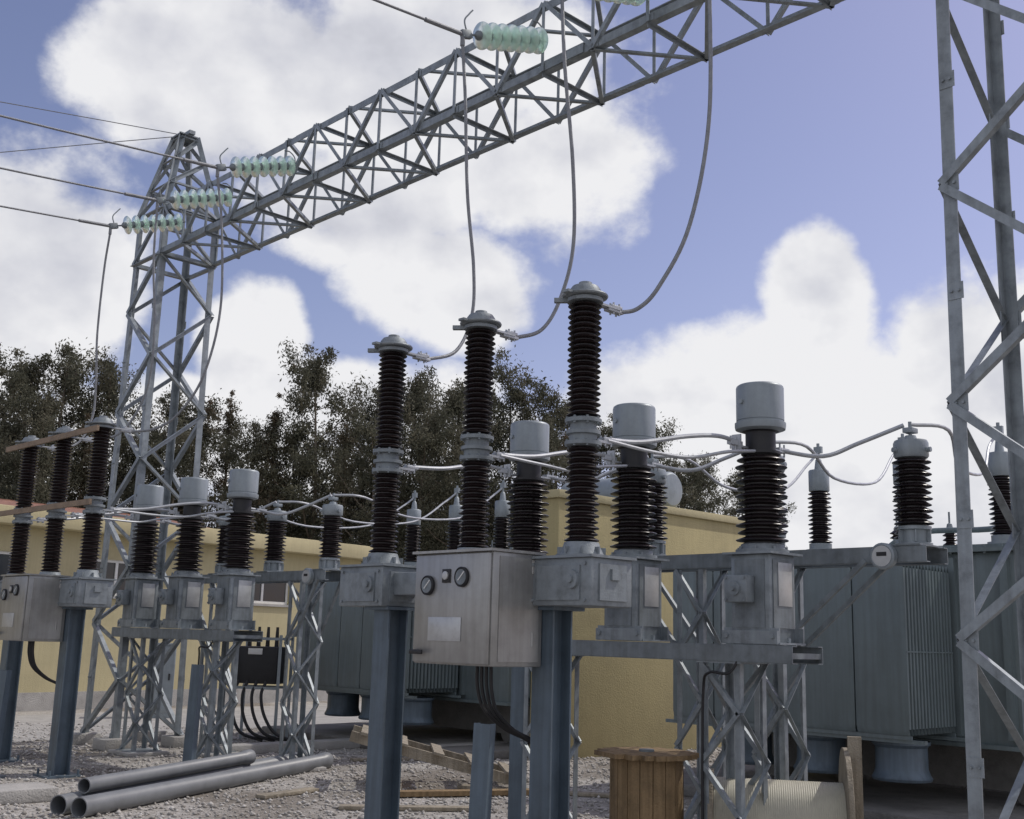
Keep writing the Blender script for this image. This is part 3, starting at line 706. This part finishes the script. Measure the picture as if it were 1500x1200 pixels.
# ================================================================ trees
def leaves_mesh(C,Rr,npc,size,name,mt):
    C=np.array(C); Rr=np.array(Rr); n=len(C)
    cen=np.repeat(C,npc,0)+rng.normal(0,1,(n*npc,3))*np.repeat(Rr,npc)[:,None]*np.array([.6,.6,.55])
    N=len(cen); u=rng.normal(0,1,(N,3)); u[:,2]-=.6; u/=np.linalg.norm(u,axis=1)[:,None]
    w=np.cross(u,rng.normal(0,1,(N,3))); w/=np.linalg.norm(w,axis=1)[:,None]
    s=size*(.5+.9*rng.random((N,1)))
    V=np.stack([cen-u*s,cen+w*s*.36,cen+u*s,cen-w*s*.36],1).reshape(-1,3)
    me=bpy.data.meshes.new(name); me.vertices.add(len(V)); me.vertices.foreach_set('co',V.ravel())
    me.loops.add(len(V)); me.loops.foreach_set('vertex_index',np.arange(len(V),dtype=np.int32)); me.polygons.add(N)
    me.polygons.foreach_set('loop_start',np.arange(0,len(V),4,dtype=np.int32)); me.update(calc_edges=True); me.materials.append(mt); return me
def make_tree_meshes(kind,seed):
    r=random.Random(seed); H=10.; m=MB(); C=[];Rr=[]
    top=Vector((r.uniform(-.4,.4),r.uniform(-.4,.4),H*.93))
    tp=[Vector((0,0,0)),Vector((r.uniform(-.15,.15),r.uniform(-.15,.15),H*.25)),Vector((r.uniform(-.4,.4),r.uniform(-.3,.3),H*.55)),top]
    def trunkpt(t):
        k=t*3; i=min(2,int(k)); return tp[i].lerp(tp[i+1],k-i)
    for i in range(12):
        a,b=trunkpt(i/12),trunkpt((i+1)/12); m.cyl(a,b,.15*(1-i/13),.15*(1-(i+1)/13),n=8)
    nl=28 if kind=='euc' else 38
    for i in range(nl):
        t=(.22+.75*(i+r.random())/nl); az=i*2.4+r.uniform(-.6,.6); s=trunkpt(t)
        if kind=='euc':
            L=(.4+1.3*math.sin(math.pi*min(1,(t-.12)/.92))**.85)*r.uniform(.4,1.2); rise=r.uniform(.4,1.1)*L
        else:
            L=(1.15*(1-t)+.08)*r.uniform(.6,1.2); rise=r.uniform(-.1,.4)*L
        e=s+Vector((math.cos(az)*L,math.sin(az)*L,rise)); md=s.lerp(e,.5)+Vector((0,0,-.08*L))
        m.cyl(s,md,.05*(1.2-t),.035*(1.2-t),n=5); m.cyl(md,e,.035*(1.2-t),.012,n=5)
        for k in range(8 if kind=='euc' else 5):
            f=r.uniform(.3,1.15); p=s.lerp(e,f)+Vector((r.gauss(0,.18),r.gauss(0,.18),r.gauss(0,.22)))
            C.append(tuple(p)); Rr.append(r.uniform(.15,.36) if kind=='euc' else r.uniform(.11,.24))
    for k in range(10):
        C.append(tuple(trunkpt(.88+.02*k*.6)+Vector((r.gauss(0,.18 if kind=='euc' else .05),r.gauss(0,.18 if kind=='euc' else .05),r.uniform(0,.6))))); Rr.append(.19 if kind=='euc' else .09)
    tm=m.obj('tmp',BARK); t=tm.data; t.name='trunk'; bpy.data.objects.remove(tm)
    return t,leaves_mesh(C,Rr,112 if kind=='euc' else 70,.058 if kind=='euc' else .052,'crown',LEAF if kind=='euc' else LEAFB)
EUC=[make_tree_meshes('euc',s) for s in (11,12,13,14,15,16,17)]
CON=[make_tree_meshes('con',s) for s in (21,22,23)]
TL=[(-19.6,11.4,'e'),(-17.6,11.9,'e'),(-16.0,12.1,'e'),(-14.3,11.7,'e'),(-12.6,10.4,'e'),(-11.4,10.3,'c'),(-10.0,10.6,'c'),(-8.8,10.5,'c'),(-7.1,12.4,'e'),(-5.1,10.7,'e'),(-3.8,11.6,'e'),(-2.4,11.2,'e'),(-1.1,10.9,'e'),(.2,11.7,'e'),(1.7,10.9,'e'),(3.3,10.0,'e'),(5.1,9.8,'e'),(6.6,8.8,'e'),(7.9,8.0,'e'),(-21.5,11,'e'),
    (-18.2,9.5,'e'),(-15.4,9.6,'c'),(-13.4,9.2,'e'),(-9.4,9.4,'e'),(-6.0,9.9,'c'),(-4.4,9.7,'e'),(-1.8,9.6,'e'),(.9,9.5,'e'),(4.2,8.7,'e'),(2.3,9.3,'c'),(-11.9,9.0,'e'),(-7.9,9.4,'e'),(5.8,8.3,'e'),(-16.8,10.4,'e'),(-3.1,10.1,'e')]
for i,(X,Hh,k) in enumerate(TL):
    D=random.uniform(38,42) if i<20 else random.uniform(36,39)
    if k=='e':
        t,c=EUC[i%7]; w=random.uniform(.85,1.12); lab='tall feathery eucalyptus tree with dull olive foliage'; g='trees behind the substation'
    else:
        t,c=CON[i%3]; w=random.uniform(.85,1.05); lab='narrow dark conifer with thin browned foliage'; g='conifers behind the substation'
    T=thing('tree',lab,'tree',(X*D/40,D,0),random.uniform(0,6.28),group=g); s=(Hh*D/40)/10.0
    T.scale=(s*w,s*w,s)
    for me,nm in ((t,'trunk'),(c,'crown')):
        o=bpy.data.objects.new(nm,me); COL.objects.link(o); o.parent=T
C=[];Rr=[]
for i in range(1250):
    x=random.uniform(-27,10.5); hh=8.0 if x<1 else 8.0-(x-1)*.38
    hh*=.9+.12*math.sin(x*1.7)+.07*math.sin(x*4.1)
    C.append((x,random.uniform(0,3),random.uniform(.3,hh)*1.0)); Rr.append(random.uniform(.3,.7))
me=leaves_mesh(C,Rr,72,.13,'woodland_undergrowth',LEAF); o=bpy.data.objects.new('woodland_undergrowth',me); COL.objects.link(o); o.location=(0,44,0); o['kind']='stuff'

# ================================================================ world
w=bpy.data.worlds.new('World'); S.world=w; w.use_nodes=True; nt=w.node_tree; nt.nodes.clear()
sd=Vector((.80,.38,0)).normalized(); EL=math.radians(50); sdir=Vector((sd.x*math.cos(EL),sd.y*math.cos(EL),math.sin(EL)))
sky=nt.nodes.new('ShaderNodeTexSky'); sky.sky_type='NISHITA'; sky.sun_disc=False; sky.sun_elevation=EL; sky.sun_rotation=math.atan2(sd.x,sd.y); sky.air_density=1.0; sky.dust_density=1.0; sky.ozone_density=2.4
tc=nt.nodes.new('ShaderNodeTexCoord'); sx=nt.nodes.new('ShaderNodeSeparateXYZ'); nt.links.new(tc.outputs['Generated'],sx.inputs[0])
def M(op,a,b=None,c=None,clamp=False):
    n=nt.nodes.new('ShaderNodeMath'); n.operation=op; n.use_clamp=clamp
    for i,v in enumerate((a,b,c)):
        if v is None: continue
        if isinstance(v,(int,float)): n.inputs[i].default_value=v
        else: nt.links.new(v,n.inputs[i])
    return n.outputs[0]
yy=M('MAXIMUM',sx.outputs[1],.08); qx=M('DIVIDE',sx.outputs[0],yy); qz=M('DIVIDE',sx.outputs[2],yy)
# cloud masses: azimuth tangent, elevation tangent, radii
blobs=[(-.27,.530,.155,.095),(-.09,.52,.20,.12),(.02,.450,.11,.095),(-.125,.410,.12,.065),(-.066,.324,.08,.062),(-.240,.260,.046,.055),(-.455,.325,.100,.135),(.285,.300,.050,.08),(.266,.20,.155,.09),(.435,.24,.10,.105),(.136,.205,.09,.06),(.367,.12,.28,.10),(-.14,.208,.13,.040),(-.216,.165,.30,.055)]
acc=None
for cx,cz,rx,rz in blobs:
    a=M('MULTIPLY',M('SUBTRACT',qx,cx),1/(rx*1.06)); b=M('MULTIPLY',M('SUBTRACT',qz,cz),1/(rz*1.06))
    v=M('SUBTRACT',1,M('ADD',M('MULTIPLY',a,a),M('MULTIPLY',b,b)))
    acc=v if acc is None else M('MAXIMUM',acc,v)
bk=nt.nodes.new('ShaderNodeMapRange'); bk.inputs['From Min'].default_value=.35; bk.inputs['From Max'].default_value=-.1; bk.inputs['To Min'].default_value=-1.0; bk.inputs['To Max'].default_value=.12; nt.links.new(sx.outputs[1],bk.inputs['Value'])  # unseen cloud cover behind the camera, added for soft front fill
acc=M('MAXIMUM',acc,bk.outputs[0])
def noise(sc,det=10,ro=.6,off=(0,0,0)):
    mp=nt.nodes.new('ShaderNodeMapping'); mp.inputs['Location'].default_value=off; mp.inputs['Scale'].default_value=(sc,sc,sc*1.25); nt.links.new(tc.outputs['Generated'],mp.inputs[0])
    n=nt.nodes.new('ShaderNodeTexNoise'); n.inputs['Scale'].default_value=1; n.inputs['Detail'].default_value=det; n.inputs['Roughness'].default_value=ro
    nt.links.new(mp.outputs[0],n.inputs['Vector']); return n.outputs['Fac']
nA=noise(8,9,.58)
mp=nt.nodes.new('ShaderNodeMapping'); mp.inputs['Scale'].default_value=(15,15,18); nt.links.new(tc.outputs['Generated'],mp.inputs[0])
vv=nt.nodes.new('ShaderNodeTexVoronoi'); vv.inputs['Scale'].default_value=1; nt.links.new(mp.outputs[0],vv.inputs['Vector'])
puff=M('SUBTRACT',.45,vv.outputs['Distance'])
f0=M('ADD',M('MULTIPLY',M('SUBTRACT',nA,.5),3.0),M('MULTIPLY',puff,.35))
dens=M('ADD',M('ADD',M('MULTIPLY',acc,1.05),f0),.02)
mr=nt.nodes.new('ShaderNodeMapRange'); mr.interpolation_type='SMOOTHSTEP'; mr.inputs['From Min'].default_value=-.25; mr.inputs['From Max'].default_value=.42; nt.links.new(dens,mr.inputs['Value'])
nB=noise(8,5,.52,(-.14,0,-.24)); nA2=noise(8,5,.52)
lit=M('MULTIPLY',M('SUBTRACT',nA2,nB),1.7)
sh=M('ADD',M('ADD',M('MULTIPLY',M('SUBTRACT',noise(3.2,4,.5,(3.1,1.7,0)),.5),1.6),.88),lit)
sh=M('SUBTRACT',sh,M('MULTIPLY',M('MAXIMUM',dens,0),.12),clamp=True)
cr=nt.nodes.new('ShaderNodeValToRGB'); cr.color_ramp.elements[0].position=.05; cr.color_ramp.elements[0].color=(.40,.41,.47,1); cr.color_ramp.elements[1].position=.92; cr.color_ramp.elements[1].color=(.86,.86,.88,1)
e=cr.color_ramp.elements.new(.5); e.color=(.63,.64,.70,1)
nt.links.new(sh,cr.inputs['Fac'])
tint=nt.nodes.new('ShaderNodeMix'); tint.data_type='RGBA'; tint.blend_type='MULTIPLY'; tint.inputs[0].default_value=1; nt.links.new(sky.outputs[0],tint.inputs[6]); tint.inputs[7].default_value=(1.24,.98,1.02,1)
b1=nt.nodes.new('ShaderNodeBackground'); nt.links.new(tint.outputs[2],b1.inputs[0]); b1.inputs[1].default_value=.115
b2=nt.nodes.new('ShaderNodeBackground'); nt.links.new(cr.outputs[0],b2.inputs[0]); b2.inputs[1].default_value=1.0
mxs=nt.nodes.new('ShaderNodeMixShader'); nt.links.new(mr.outputs[0],mxs.inputs[0]); nt.links.new(b1.outputs[0],mxs.inputs[1]); nt.links.new(b2.outputs[0],mxs.inputs[2])
wo=nt.nodes.new('ShaderNodeOutputWorld'); nt.links.new(mxs.outputs[0],wo.inputs[0])
sl=bpy.data.lights.new('sun','SUN'); sl.energy=2.3; sl.angle=math.radians(.8); sl.color=(1,.96,.88); so=bpy.data.objects.new('sun',sl); COL.objects.link(so); so.rotation_euler=sdir.to_track_quat('Z','Y').to_euler(); so.location=(20,10,30)

# ================================================================ camera
cam=bpy.data.cameras.new('camera'); co=bpy.data.objects.new('camera',cam); COL.objects.link(co)
cam.sensor_width=36; cam.lens=36*1650/1500; cam.clip_end=3000; cam.clip_start=.05
p=math.radians(11.48); r=.028
F=Vector((0,math.cos(p),math.sin(p))); R0=Vector((1,0,0)); U0=Vector((0,-math.sin(p),math.cos(p)))
Rv=R0*math.cos(r)+U0*math.sin(r); Uv=U0*math.cos(r)-R0*math.sin(r)
co.matrix_world=Matrix(((Rv.x,Uv.x,-F.x,0),(Rv.y,Uv.y,-F.y,0),(Rv.z,Uv.z,-F.z,1.65),(0,0,0,1)))
S.camera=co
S.view_settings.view_transform='Standard'; S.view_settings.look='None'; S.view_settings.exposure=0
